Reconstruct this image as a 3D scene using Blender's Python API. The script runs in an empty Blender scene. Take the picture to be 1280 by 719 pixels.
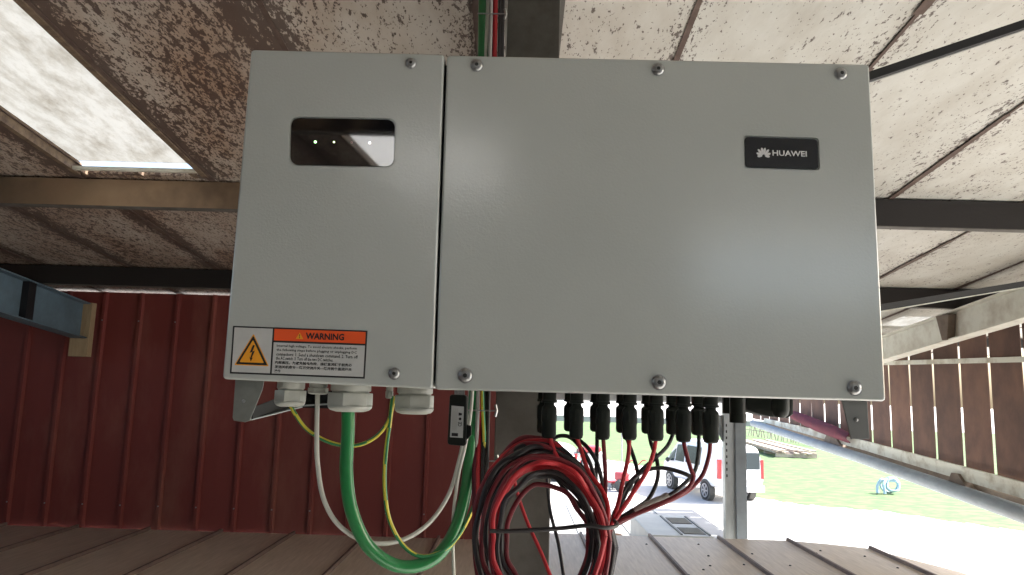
import bpy, bmesh, math, random
from mathutils import Vector, Matrix
import numpy as np
random.seed(7)
scene = bpy.context.scene
COL = scene.collection
RAD = math.radians

# ------------------------------------------------------------------ camera
CZ = 3.55                                   # eye height above the yard
p_, y_, r_ = RAD(8.04), RAD(-.59), RAD(1.63)
FWD = Vector((math.sin(y_)*math.cos(p_), math.cos(y_)*math.cos(p_), math.sin(p_)))
_r0 = Vector((math.cos(y_), -math.sin(y_), 0)); _u0 = _r0.cross(FWD)
RGT = math.cos(r_)*_r0 + math.sin(r_)*_u0
UPV = -math.sin(r_)*_r0 + math.cos(r_)*_u0
cam_d = bpy.data.cameras.new('camera'); cam = bpy.data.objects.new('camera', cam_d); COL.objects.link(cam)
M = Matrix.Identity(4)
for i in range(3):
    M[i][0] = RGT[i]; M[i][1] = UPV[i]; M[i][2] = -FWD[i]
M[2][3] = CZ
cam.matrix_world = M
cam_d.sensor_width = 36; cam_d.lens = 903/1280*36; cam_d.clip_start = .02; cam_d.clip_end = 2000
scene.camera = cam

# ------------------------------------------------------------------ light
SUN_EL, SUN_ROT = 42, 84
w = bpy.data.worlds.new('World'); scene.world = w; w.use_nodes = True
nt = w.node_tree; nt.nodes.clear()
sky = nt.nodes.new('ShaderNodeTexSky'); sky.sky_type = 'NISHITA'; sky.sun_disc = False
sky.sun_elevation = RAD(SUN_EL); sky.sun_rotation = RAD(SUN_ROT); sky.dust_density = 4; sky.air_density = 1.0; sky.ozone_density=.6
bg = nt.nodes.new('ShaderNodeBackground'); bg.inputs[1].default_value = .15
wo = nt.nodes.new('ShaderNodeOutputWorld')
nt.links.new(sky.outputs[0], bg.inputs[0]); nt.links.new(bg.outputs[0], wo.inputs[0])
sd = bpy.data.lights.new('sun', 'SUN'); sd.energy = 5.0; sd.angle = RAD(.6); sd.color = (1, .98, .95)
so = bpy.data.objects.new('sun', sd); COL.objects.link(so)
sdir = Vector((math.sin(RAD(SUN_ROT))*math.cos(RAD(SUN_EL)), math.cos(RAD(SUN_ROT))*math.cos(RAD(SUN_EL)), math.sin(RAD(SUN_EL))))
so.rotation_euler = sdir.to_track_quat('Z', 'Y').to_euler(); so.location = (0, 0, 30)
vs = scene.view_settings; vs.view_transform = 'Standard'; vs.look = 'None'; vs.gamma = 1; vs.exposure = 1.97
scene.cycles.max_bounces = 10; scene.cycles.diffuse_bounces = 6
scene.cycles.use_denoising = True

# ------------------------------------------------------------------ geometry helpers
def ray(px, py): return FWD*903 + RGT*(px-640) + UPV*(359.5-py)
def at(px, py, Y):
    d = ray(px, py); q = d*(Y/d.y); return Vector((q.x, q.y, q.z+CZ))
def onz(px, py, z):
    d = ray(px, py); q = d*((z-CZ)/d.z); return Vector((q.x, q.y, z))
def onx(px, py, X):
    d = ray(px, py); q = d*(X/d.x); return Vector((q.x, q.y, q.z+CZ))
Z0, SL = 1.72, .107
def roofz(Y): return CZ + Z0 - SL*Y

class MB:
    def __init__(s): s.v = []; s.f = []; s.mi = []
    def add(s, vs, fs, mi=0):
        n = len(s.v); s.v += [tuple(v) for v in vs]
        for f in fs: s.f.append([n+i for i in f]); s.mi.append(mi)
        return s
    def box(s, a, b, mi=0, mat=None):
        x0, y0, z0 = a; x1, y1, z1 = b
        vs = [(x0,y0,z0),(x1,y0,z0),(x1,y1,z0),(x0,y1,z0),(x0,y0,z1),(x1,y0,z1),(x1,y1,z1),(x0,y1,z1)]
        if mat: vs = [mat @ Vector(v) for v in vs]
        return s.add(vs, [(0,3,2,1),(4,5,6,7),(0,1,5,4),(1,2,6,5),(2,3,7,6),(3,0,4,7)], mi)
    def prism(s, pts, d, mi=0):
        """pts: list of 3-D points of one face, d: extrusion vector"""
        n = len(pts); d = Vector(d); a = [Vector(p) for p in pts]; b = [p+d for p in a]
        nrm = Vector((0,0,0))
        for i in range(n): nrm += a[i].cross(a[(i+1) % n])
        fs = [tuple(range(n)), tuple(reversed(range(n, 2*n)))] + [(i, i+n, (i+1) % n+n, (i+1) % n) for i in range(n)]
        if nrm.dot(d) > 0: fs = [tuple(reversed(f)) for f in fs]
        return s.add(a+b, fs, mi)
    def beam(s, p, q, w, h, up=(0,0,1), mi=0):
        p, q = Vector(p), Vector(q); t = (q-p).normalized(); up = Vector(up)
        sd_ = t.cross(up).normalized()*w/2; u = sd_.cross(t).normalized()*h/2
        if u.dot(up) < 0: u = -u
        return s.prism([p-sd_-u, p+sd_-u, p+sd_+u, p-sd_+u], q-p, mi)
    def tube(s, pts, r, seg=10, mi=0, stripe=None, cap=True):
        pts = [Vector(p) for p in pts]; n = len(pts)
        rs = r if isinstance(r, (list, tuple)) else [r]*n
        t0 = (pts[1]-pts[0]).normalized(); a = t0.orthogonal().normalized(); base = len(s.v)
        for i, p in enumerate(pts):
            t = (pts[min(i+1, n-1)]-pts[max(i-1, 0)]).normalized()
            a = (a - t*a.dot(t)).normalized(); b = t.cross(a)
            for k in range(seg):
                an = 2*math.pi*k/seg
                s.v.append(tuple(p + (a*math.cos(an)+b*math.sin(an))*rs[i]))
        for i in range(n-1):
            for k in range(seg):
                k2 = (k+1) % seg
                s.f.append([base+i*seg+k, base+i*seg+k2, base+(i+1)*seg+k2, base+(i+1)*seg+k])
                s.mi.append(stripe if (stripe is not None and ((k + i//9) % seg) in (0, 1, 5, 6)) else mi)
        if cap:
            s.f.append([base+k for k in reversed(range(seg))]); s.mi.append(mi)
            s.f.append([base+(n-1)*seg+k for k in range(seg)]); s.mi.append(mi)
        return s
    def lathe(s, o, ax, prof, seg=24, mi=0, rot=0.0):
        """prof: list of (distance along axis, radius)"""
        o = Vector(o); ax = Vector(ax).normalized(); a = ax.orthogonal().normalized(); b = ax.cross(a); base = len(s.v)
        for d, r in prof:
            for k in range(seg):
                an = 2*math.pi*k/seg+rot
                s.v.append(tuple(o+ax*d+(a*math.cos(an)+b*math.sin(an))*r))
        for i in range(len(prof)-1):
            for k in range(seg):
                k2 = (k+1) % seg
                s.f.append([base+i*seg+k, base+i*seg+k2, base+(i+1)*seg+k2, base+(i+1)*seg+k]); s.mi.append(mi)
        s.f.append([base+k for k in reversed(range(seg))]); s.mi.append(mi)
        s.f.append([base+(len(prof)-1)*seg+k for k in range(seg)]); s.mi.append(mi)
        return s
    def build(s, name, mat, parent=None, smooth=False, bevel=0, seg=2, label=None):
        me = bpy.data.meshes.new(name); me.from_pydata([tuple(v) for v in s.v], [], s.f)
        mats = mat if isinstance(mat, (list, tuple)) else [mat]
        for m in mats: me.materials.append(m)
        me.polygons.foreach_set('material_index', s.mi)
        me.update()
        if bevel:
            bm = bmesh.new(); bm.from_mesh(me)
            bmesh.ops.remove_doubles(bm, verts=bm.verts, dist=1e-6)
            es = [e for e in bm.edges if len(e.link_faces) == 2 and e.calc_face_angle(0) > .5]
            bmesh.ops.bevel(bm, geom=es, offset=bevel, segments=seg, profile=.5, affect='EDGES', clamp_overlap=True)
            bm.to_mesh(me); bm.free()
        if smooth:
            me.polygons.foreach_set('use_smooth', [True]*len(me.polygons))
            try: me.set_sharp_from_angle(angle=RAD(38))
            except Exception: pass
        o = bpy.data.objects.new(name, me); COL.objects.link(o)
        if parent: o.parent = parent
        if label: o['label'] = label
        return o

def tag(o, label=None, cat=None, group=None, kind=None):
    if label: o['label'] = label
    if cat: o['category'] = cat
    if group: o['group'] = group
    if kind: o['kind'] = kind
    return o
def empty(name, loc, label=None, cat=None, group=None, kind=None):
    o = bpy.data.objects.new(name, None); COL.objects.link(o); o.location = loc; o.empty_display_size = .1
    return tag(o, label, cat, group, kind)
def adopt(root):
    """children were modelled in world coordinates; keep them there"""
    inv = Matrix.Translation(-Vector(root.location))
    for o in [o for o in bpy.data.objects if o.parent == root]:
        o.matrix_parent_inverse = inv
def spline(pts, n=10):
    pts = [Vector(p) for p in pts]; P = [pts[0]*2-pts[1]]+pts+[pts[-1]*2-pts[-2]]; out = []
    for i in range(1, len(P)-2):
        a, b, c, d = P[i-1:i+3]
        for k in range(n):
            t = k/n
            out.append(.5*((2*b)+(c-a)*t+(2*a-5*b+4*c-d)*t*t+(-a+3*b-3*c+d)*t**3))
    out.append(P[-2]); return out

# ------------------------------------------------------------------ materials
def mat(name, col, rough=.6, metal=0, spec=.5, var=0, vscale=8, col2=None, bump=0, bscale=60, stretch=(1,1,1), lo=.35, hi=.7, coat=0, rvar=0):
    m = bpy.data.materials.new(name); m.use_nodes = True; nt = m.node_tree; b = nt.nodes['Principled BSDF']
    b.inputs['Base Color'].default_value = (*col, 1); b.inputs['Roughness'].default_value = rough
    b.inputs['Metallic'].default_value = metal; b.inputs['Specular IOR Level'].default_value = spec
    b.inputs['Coat Weight'].default_value = coat
    tc = nt.nodes.new('ShaderNodeTexCoord'); mp = nt.nodes.new('ShaderNodeMapping'); mp.inputs['Scale'].default_value = stretch
    geo = nt.nodes.new('ShaderNodeNewGeometry')
    nt.links.new(geo.outputs['Position'], mp.inputs[0])
    if col2 is not None:
        n = nt.nodes.new('ShaderNodeTexNoise'); n.inputs['Scale'].default_value = vscale; n.inputs['Detail'].default_value = 6
        n.inputs['Roughness'].default_value = .62
        r = nt.nodes.new('ShaderNodeMapRange'); r.inputs[1].default_value = lo; r.inputs[2].default_value = hi
        mx = nt.nodes.new('ShaderNodeMix'); mx.data_type = 'RGBA'
        mx.inputs[6].default_value = (*col, 1); mx.inputs[7].default_value = (*col2, 1)
        nt.links.new(mp.outputs[0], n.inputs[0]); nt.links.new(n.outputs[0], r.inputs[0]); nt.links.new(r.outputs[0], mx.inputs[0])
        nt.links.new(mx.outputs[2], b.inputs['Base Color'])
        if rvar:
            rr = nt.nodes.new('ShaderNodeMapRange'); rr.inputs[3].default_value = rough; rr.inputs[4].default_value = rough+rvar
            nt.links.new(r.outputs[0], rr.inputs[0]); nt.links.new(rr.outputs[0], b.inputs['Roughness'])
    if bump:
        n2 = nt.nodes.new('ShaderNodeTexNoise'); n2.inputs['Scale'].default_value = bscale; n2.inputs['Detail'].default_value = 3
        bp = nt.nodes.new('ShaderNodeBump'); bp.inputs['Strength'].default_value = bump; bp.inputs['Distance'].default_value = .002
        nt.links.new(mp.outputs[0], n2.inputs[0]); nt.links.new(n2.outputs[0], bp.inputs['Height']); nt.links.new(bp.outputs[0], b.inputs['Normal'])
    return m
def emis(m, col, s):
    b = m.node_tree.nodes['Principled BSDF']; b.inputs['Emission Color'].default_value = (*col, 1); b.inputs['Emission Strength'].default_value = s; return m

m_paint = mat('powder_coat', (.445,.472,.452), .3, col2=(.415,.442,.42), vscale=3, bump=.2, bscale=260, coat=1); m_paint.node_tree.nodes['Principled BSDF'].inputs['Coat Roughness'].default_value = .17; m_paint.node_tree.nodes['Principled BSDF'].inputs['Coat IOR'].default_value = 1.8
m_seal = mat('black_rubber', (.012,.012,.012), .7)
m_glass = mat('black_glass', (.004,.004,.005), .03, spec=.5); m_glass.node_tree.nodes['Principled BSDF'].inputs['IOR'].default_value = 2.5
m_plate = mat('logo_plate_black', (.008,.008,.010), .25)
m_white = mat('print_white', (.7,.7,.7), .5)
m_screw = mat('screw_steel', (.40,.41,.41), .32, metal=.9, col2=(.25,.25,.25), vscale=200)
m_hole = mat('screw_recess', (.02,.02,.02), .6)
m_gland = mat('gland_plastic', (.50,.51,.46), .4, col2=(.42,.43,.39), vscale=30)
m_bracket = mat('bracket_steel', (.24,.25,.23), .45, metal=.4, col2=(.17,.175,.16), vscale=20)
m_blackpl = mat('black_plastic', (.006,.008,.006), .45, spec=.3, col2=(.010,.014,.009), vscale=50)
m_red = mat('red_cable_sheath', (.52,.018,.026), .45, col2=(.36,.012,.02), vscale=9); m_crim = mat('crimson_cable_sheath', (.20,.008,.018), .45, col2=(.12,.006,.012), vscale=9)
m_black = mat('black_cable_sheath', (.010,.008,.010), .42, col2=(.022,.018,.02), vscale=14)
m_green = mat('green_cable_sheath', (.010,.17,.042), .3, col2=(.016,.22,.058), vscale=10, coat=.4)
m_whitec = mat('white_cable_sheath', (.62,.62,.56), .4, col2=(.48,.48,.42), vscale=16)
m_greyc = mat('grey_cable_sheath', (.38,.37,.35), .4)
m_yel = mat('earth_yellow', (.60,.52,.05), .4)
m_egr = mat('earth_green', (.03,.22,.08), .4)
m_label = mat('label_paper', (.52,.53,.52), .45, col2=(.46,.47,.46), vscale=20)
m_ink = mat('print_black', (.010,.010,.012), .5)
m_orange = mat('label_orange', (.78,.09,.012), .5)
m_amber = mat('label_amber', (.80,.34,.015), .5)
m_column = mat('column_steel', (.135,.128,.112), .7, col2=(.07,.062,.052), vscale=9, bump=.4, bscale=40, lo=.3, hi=.65)
m_galv = mat('galvanised_steel', (.50,.53,.53), .42, metal=.35, col2=(.36,.39,.40), vscale=12, stretch=(1,1,.3))
m_rafter = mat('pale_rafter_paint', (.74,.74,.66), .55, col2=(.5,.46,.38), vscale=5, lo=.45, hi=.75, bump=.2)
m_blue = mat('blue_grey_paint', (.13,.20,.25), .55, col2=(.09,.13,.16), vscale=4)
m_purlin = mat('rusty_purlin', (.20,.145,.095), .7, col2=(.085,.055,.04), vscale=7, stretch=(1,3,3), bump=.4, bscale=50)
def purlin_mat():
    m = mat('part_skylit_purlin', (.05,.042,.036), .7, bump=.4, bscale=50); nt = m.node_tree; N = nt.nodes.new; L = nt.links.new  # skylight painted in: rusty brown at left, near black shade elsewhere
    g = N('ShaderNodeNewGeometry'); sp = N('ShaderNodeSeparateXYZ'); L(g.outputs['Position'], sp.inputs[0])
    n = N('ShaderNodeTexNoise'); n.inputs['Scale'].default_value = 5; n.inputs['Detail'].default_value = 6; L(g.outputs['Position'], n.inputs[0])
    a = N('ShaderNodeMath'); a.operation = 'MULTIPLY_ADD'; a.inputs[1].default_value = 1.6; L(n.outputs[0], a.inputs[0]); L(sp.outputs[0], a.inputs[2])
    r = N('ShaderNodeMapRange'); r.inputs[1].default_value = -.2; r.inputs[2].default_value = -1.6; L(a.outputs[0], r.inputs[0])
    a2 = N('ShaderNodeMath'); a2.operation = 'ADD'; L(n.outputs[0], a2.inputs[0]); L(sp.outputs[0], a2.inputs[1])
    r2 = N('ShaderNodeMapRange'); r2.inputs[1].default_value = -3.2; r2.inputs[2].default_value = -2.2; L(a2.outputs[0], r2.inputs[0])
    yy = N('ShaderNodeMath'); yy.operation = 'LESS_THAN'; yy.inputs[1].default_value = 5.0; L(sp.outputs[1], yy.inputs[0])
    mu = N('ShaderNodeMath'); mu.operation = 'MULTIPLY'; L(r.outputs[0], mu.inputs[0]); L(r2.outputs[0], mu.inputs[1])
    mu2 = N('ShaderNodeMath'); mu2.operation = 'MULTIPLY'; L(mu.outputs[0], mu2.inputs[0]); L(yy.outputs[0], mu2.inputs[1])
    skylit_rust = N('ShaderNodeMix'); skylit_rust.data_type = 'RGBA'; skylit_rust.inputs[6].default_value = (.40,.29,.18,1); skylit_rust.inputs[7].default_value = (.24,.15,.09,1); L(n.outputs[0], skylit_rust.inputs[0])
    mx = N('ShaderNodeMix'); mx.data_type = 'RGBA'; mx.inputs[6].default_value = (.012,.009,.008,1); L(skylit_rust.outputs[2], mx.inputs[7]); L(mu2.outputs[0], mx.inputs[0])
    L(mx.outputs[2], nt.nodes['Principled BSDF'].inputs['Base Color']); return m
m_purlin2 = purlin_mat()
m_wood = mat('pale_timber', (.42,.32,.19), .75, col2=(.32,.23,.13), vscale=10, stretch=(4,4,.6))
m_redwall = mat('dark_red_cladding', (.20,.040,.033), .6, col2=(.28,.11,.08), vscale=1.3, stretch=(1.3,1,.45), lo=.5, hi=.8, bump=.12, bscale=120)
m_slat = mat('rusty_brown_sheet', (.15,.075,.048), .75, col2=(.085,.042,.03), vscale=3.5, stretch=(1,1,.7), lo=.35, hi=.65, bump=.3, bscale=30)
m_rail = mat('weathered_rail', (.62,.62,.54), .7, col2=(.40,.36,.28), vscale=6, lo=.45, hi=.65, bump=.3)
m_tube = mat('blue_grey_tube', (.30,.34,.37), .9, col2=(.24,.27,.29), vscale=6)
m_ledge = mat('dirty_ledge', (.20,.155,.12), .85, col2=(.12,.09,.07), vscale=9)
m_tarp = mat('maroon_tarpaulin', (.12,.008,.024), .8, col2=(.07,.005,.014), vscale=8)
m_wvan = mat('white_car_paint', (.78,.78,.80), .25, coat=.5)
m_wglass = mat('tinted_car_glass', (.02,.035,.04), .06)
m_tyre = mat('tyre_rubber', (.02,.02,.02), .85)
m_rim = mat('alloy_rim', (.35,.36,.38), .35, metal=.7)
m_tail = mat('tail_lamp_red', (.40,.03,.035), .2)
m_concrete = mat('yard_concrete', (.46,.45,.43), .9, col2=(.40,.39,.37), vscale=.7, bump=.3, bscale=20)
m_grass = mat('lawn_grass', (.05,.115,.034), .9, col2=(.11,.15,.055), vscale=1.6, stretch=(1,1.6,1), lo=.42, hi=.6, bump=1, bscale=14)
m_annex = mat('annex_roof_membrane', (.36,.36,.35), .7, col2=(.30,.30,.29), vscale=3, stretch=(.6,3,1))
m_render = mat('white_render', (.72,.72,.70), .8)
m_grey = mat('fibre_cement_grey', (.30,.31,.31), .8, col2=(.24,.25,.25), vscale=1)
m_unit = mat('white_enamel', (.60,.60,.56), .45, col2=(.50,.50,.47), vscale=4)
m_grille = mat('dark_grille', (.06,.06,.055), .6)
m_ochre = mat('ochre_lid', (.42,.20,.06), .6)
m_hose = mat('pale_blue_hose', (.34,.47,.55), .5)
m_redm = mat('red_machine_paint', (.45,.05,.06), .45)
m_plank = mat('bleached_plank', (.50,.42,.36), .8, col2=(.34,.27,.22), vscale=4)

def roof_mat():
    m = bpy.data.materials.new('mouldy_roof_sheet'); m.use_nodes = True; nt = m.node_tree; b = nt.nodes['Principled BSDF']
    b.inputs['Roughness'].default_value = .55; b.inputs['Specular IOR Level'].default_value = .35
    N = nt.nodes.new; L = nt.links.new
    g = N('ShaderNodeNewGeometry'); sep = N('ShaderNodeSeparateXYZ'); L(g.outputs['Position'], sep.inputs[0])
    mp = N('ShaderNodeMapping'); mp.inputs['Rotation'].default_value = (0,0,.5); mp.inputs['Scale'].default_value = (1,.42,1); L(g.outputs['Position'], mp.inputs[0])
    def noise(sc, det=3, rough=.6, src=mp):
        n = N('ShaderNodeTexNoise'); n.inputs['Scale'].default_value = sc; n.inputs['Detail'].default_value = det; n.inputs['Roughness'].default_value = rough
        L(src.outputs[0], n.inputs[0]); return n
    spk = noise(33, 4, .68); spk2 = noise(90, 2, .6); big = noise(1.5, 5, .6); mid = noise(6, 4)
    # mould grows thicker on the damp left side of the roof
    left = N('ShaderNodeMapRange'); left.inputs[1].default_value = .9; left.inputs[2].default_value = -1.2; L(sep.outputs[0], left.inputs[0])
    def math_(op, a, c, d=None):
        n = N('ShaderNodeMath'); n.operation = op
        for i, q in enumerate((a, c, d)):
            if q is None: continue
            if isinstance(q, (int, float)): n.inputs[i].default_value = q
            else: L(q, n.inputs[i])
        return n.outputs[0]
    # grime gathers along the sheet joints, .832 m apart
    xj = math_('ADD', sep.outputs[0], math_('MULTIPLY', math_('LESS_THAN', sep.outputs[0], -1.1), .09))
    dj = math_('PINGPONG', math_('ADD', xj, -.64+.832*12), .416)
    nj = N('ShaderNodeMapRange'); nj.inputs[1].default_value = .13; nj.inputs[2].default_value = 0; L(dj, nj.inputs[0])
    side = math_('ADD', .5, math_('MULTIPLY', left.outputs[0], .5))
    jm = math_('MULTIPLY', math_('MULTIPLY', nj.outputs[0], side), .17)
    thr = math_('SUBTRACT', math_('SUBTRACT', math_('SUBTRACT', .632, math_('MULTIPLY', left.outputs[0], .10)), math_('MULTIPLY', math_('SUBTRACT', big.outputs[0], .5), .27)), jm)
    s1 = N('ShaderNodeMapRange'); L(math_('SUBTRACT', spk.outputs[0], thr), s1.inputs[0]); s1.inputs[1].default_value = -.01; s1.inputs[2].default_value = .035
    s2 = N('ShaderNodeMapRange'); L(math_('SUBTRACT', spk2.outputs[0], math_('ADD', thr, .03)), s2.inputs[0]); s2.inputs[1].default_value = -.01; s2.inputs[2].default_value = .04
    sp = math_('MAXIMUM', s1.outputs[0], s2.outputs[0])
    base = N('ShaderNodeMix'); base.data_type = 'RGBA'; base.inputs[6].default_value = (.55,.545,.50,1); base.inputs[7].default_value = (.45,.43,.38,1)
    bb = N('ShaderNodeMapRange'); bb.inputs[1].default_value = .35; bb.inputs[2].default_value = .7; L(mid.outputs[0], bb.inputs[0]); L(bb.outputs[0], base.inputs[0])
    dirty = N('ShaderNodeMix'); dirty.data_type = 'RGBA'; dirty.inputs[7].default_value = (.29,.185,.12,1)
    L(base.outputs[2], dirty.inputs[6]); sm_ = N('ShaderNodeMapRange'); sm_.inputs[1].default_value = .35; sm_.inputs[2].default_value = .68; sm_.inputs[3].default_value = .40; sm_.inputs[4].default_value = .95; L(big.outputs[0], sm_.inputs[0]); L(math_('MULTIPLY', left.outputs[0], sm_.outputs[0]), dirty.inputs[0])
    fin = N('ShaderNodeMix'); fin.data_type = 'RGBA'; fin.inputs[7].default_value = (.055,.032,.026,1)
    L(dirty.outputs[2], fin.inputs[6]); L(math_('MULTIPLY', sp, .85), fin.inputs[0]); L(fin.outputs[2], b.inputs['Base Color'])
    bp = N('ShaderNodeBump'); bp.inputs['Strength'].default_value = .35; bp.inputs['Distance'].default_value = .01
    L(noise(9, 5).outputs[0], bp.inputs['Height']); L(bp.outputs[0], b.inputs['Normal'])
    return m
m_roof = roof_mat()
m_joint = mat('dark_joint_strip', (.075,.048,.038), .8, col2=(.13,.09,.07), vscale=14)
def deck_mat():
    m = mat('deck_panel_skin', (.72,.61,.49), .5, col2=(.54,.44,.34), vscale=3, stretch=(14,1.0,1), lo=.3, hi=.7, bump=.15, bscale=40)
    return m
m_deck = deck_mat()
m_drib = mat('deck_rib', (.20,.14,.12), .6, col2=(.13,.09,.08), vscale=8)
def transl():
    m = bpy.data.materials.new('translucent_sheet'); m.use_nodes = True; nt = m.node_tree; nt.nodes.clear(); N = nt.nodes.new; L = nt.links.new
    o = N('ShaderNodeOutputMaterial'); t = N('ShaderNodeBsdfTranslucent'); d = N('ShaderNodeBsdfDiffuse'); mx = N('ShaderNodeMixShader'); mx.inputs[0].default_value = .35
    g = N('ShaderNodeNewGeometry'); mp = N('ShaderNodeMapping'); mp.inputs['Rotation'].default_value = (0,0,.6); mp.inputs['Scale'].default_value = (1,.4,1)
    n = N('ShaderNodeTexNoise'); n.inputs['Scale'].default_value = 9; n.inputs['Detail'].default_value = 9; n.inputs['Roughness'].default_value = .8
    r = N('ShaderNodeValToRGB'); r.color_ramp.elements[0].position = .33; r.color_ramp.elements[0].color = (.37,.355,.32,1); r.color_ramp.elements[1].position = .56; r.color_ramp.elements[1].color = (.53,.53,.51,1)
    L(g.outputs['Position'], mp.inputs[0]); L(mp.outputs[0], n.inputs[0]); L(n.outputs[0], r.inputs[0]); L(r.outputs[0], t.inputs[0]); L(r.outputs[0], d.inputs[0])
    L(t.outputs[0], mx.inputs[1]); L(d.outputs[0], mx.inputs[2]); L(mx.outputs[0], o.inputs[0]); return m
m_trans = transl(); m_trans_new = transl(); m_trans_new.name = 'clean_translucent_sheet'
for e_ in m_trans_new.node_tree.nodes['Color Ramp'].color_ramp.elements: e_.color = (.92,.92,.90,1)

def vary(m, amt, key='Base Color'):
    nt = m.node_tree; b = nt.nodes['Principled BSDF']; lk = b.inputs[key].links
    oi = nt.nodes.new('ShaderNodeObjectInfo'); r = nt.nodes.new('ShaderNodeMapRange'); r.inputs[3].default_value = 1-amt; r.inputs[4].default_value = 1+amt
    h = nt.nodes.new('ShaderNodeHueSaturation'); nt.links.new(oi.outputs['Random'], r.inputs[0]); nt.links.new(r.outputs[0], h.inputs['Value'])
    nt.links.new(lk[0].from_socket, h.inputs['Color']); nt.links.new(h.outputs[0], b.inputs[key])
vary(m_slat, .22); vary(m_redwall, .10); vary(m_deck, .08); vary(m_roof, .05); vary(m_plank, .2)

# ------------------------------------------------------------------ ground
g = MB(); g.add([(-300,-200,0),(300,-200,0),(300,500,0),(-300,500,0)], [(0,1,2,3)])
tag(g.build('yard', m_concrete), 'pale concrete farmyard below the raised deck', kind='structure')
edge = [(-60,46),(-10,45),(1,42),(4.5,40),(7,36),(8.3,27),(9.6,25.2),(11.84,24.3),(14.35,21.2),(20,16),(60,4)]
gv = []; rng = random.Random(3)
ed = []
for a, b_ in zip(edge[:-1], edge[1:]):
    n = max(2, int(math.hypot(b_[0]-a[0], b_[1]-a[1])/.22)) if abs(a[0]) < 30 else 3
    for k in range(n):
        t = k/n; ed.append((a[0]+(b_[0]-a[0])*t+0, a[1]+(b_[1]-a[1])*t+rng.uniform(-.3,.3)))
ed.append(edge[-1])
gm = MB(); n = len(ed)
gm.add([(x,y,.006) for x,y in ed]+[(x, 87.9, .006) for x,y in ed]+[(x,y,.001) for x,y in ed], [(i,i+1,n+i+1,n+i) for i in range(n-1)]+[(i,2*n+i,2*n+i+1,i+1) for i in range(n-1)])
tag(gm.build('lawn', m_grass), 'bright green lawn beyond the concrete yard', kind='structure')

# ------------------------------------------------------------------ far building
b = MB()
for k in range(40): b.box((-40+2*k+.01,88,0),(-38+2*k-.01,88.2,.62+.03*((k*7)%3)))
tag(b.build('field_wall', m_grey), 'low grey wall far off along the back of the lawn', 'wall')

# ------------------------------------------------------------------ shed: roof
roof = empty('roof', (0,0,roofz(0)), 'shallow sloping shed roof of mould speckled cream sheets', kind='structure')
JX = [.64+.832*k for k in range(-12, 8)]      # joints
JX = [x - (.09 if x < -1.2 else 0) for x in JX]
YA, YB = -12.0, 10.4  # roof extended unseen behind and at the right eave to hold back light
def rpanel(x0, x1, ya, yb, name='roof_sheet', m=None, dz=0., th=.03):
    b = MB(); b.prism([(x0,ya,roofz(ya)+dz),(x1,ya,roofz(ya)+dz),(x1,yb,roofz(yb)+dz),(x0,yb,roofz(yb)+dz)], (0,0,th))
    return b.build(name, m or m_roof, roof)
for i, (a, b_) in enumerate(zip(JX[:-1], JX[1:])):
    g_ = .007; dz = rng.uniform(0,.006)
    if abs((a+b_)/2+2.37) < .35:              # the skylight bay
        rpanel(a+g_, b_-g_, 4.33, YB, dz=dz)
        rpanel(a+g_, b_-g_, YA, -1.6, dz=dz)
        SKX = (a, b_)
    elif abs((a+b_)/2+.608) < .1:
        rpanel(a+g_, b_-g_, -3.25, YB, dz=dz); rpanel(a+g_, b_-g_, YA, -6.5, dz=dz)
    elif abs((a+b_)/2+1.485) < .1:
        rpanel(a+g_, -1.58, YA, -3.25, dz=dz); rpanel(a+g_, b_-g_, -3.25, YB, dz=dz); rpanel(-1.575, b_-g_, YA, -6.5, dz=dz)
    elif abs((a+b_)/2-4.4) < .3:
        rpanel(a+g_, b_-g_, YA, 7.75, dz=dz); rpanel(a+g_, b_-g_, 8.4, YB, dz=dz)
        rpanel(a+.12, b_-.12, 7.7, 8.45, 'light_streak_sheet', m_trans, .036, .004)  # added translucent sheet standing in for a streak of reflected light
        rpanel(a+g_, a+.16, 7.75, 8.4, dz=dz); rpanel(b_-.16, b_-g_, 7.75, 8.4, dz=dz)
    else:
        rpanel(a+g_, b_-g_, YA, YB, dz=dz)
# cover strips lie over the joints from above; the gap reads dark and dirty from below
for x in JX:
    ya = YA
    b = MB(); pts = []
    nseg = 60
    for k in range(nseg):
        y0 = ya+(YB-ya)*k/nseg; y1 = ya+(YB-ya)*(k+1)/nseg
        wv = .013+.007*math.sin(k*1.7+x*5)+rng.uniform(-.004,.006)
        b.prism([(x-wv,y0,roofz(y0)-.002),(x+wv,y0,roofz(y0)-.002),(x+wv,y1,roofz(y1)-.002),(x-wv,y1,roofz(y1)-.002)],(0,0,-.003))
    b.build('joint_strip', m_joint, roof)
    b = MB(); b.prism([(x-.05,YA,roofz(YA)+.037),(x+.05,YA,roofz(YA)+.037),(x+.05,YB,roofz(YB)+.037),(x-.05,YB,roofz(YB)+.037)],(0,0,.004)); b.build('cover_strip', m_joint, roof)
adopt(roof)
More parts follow.
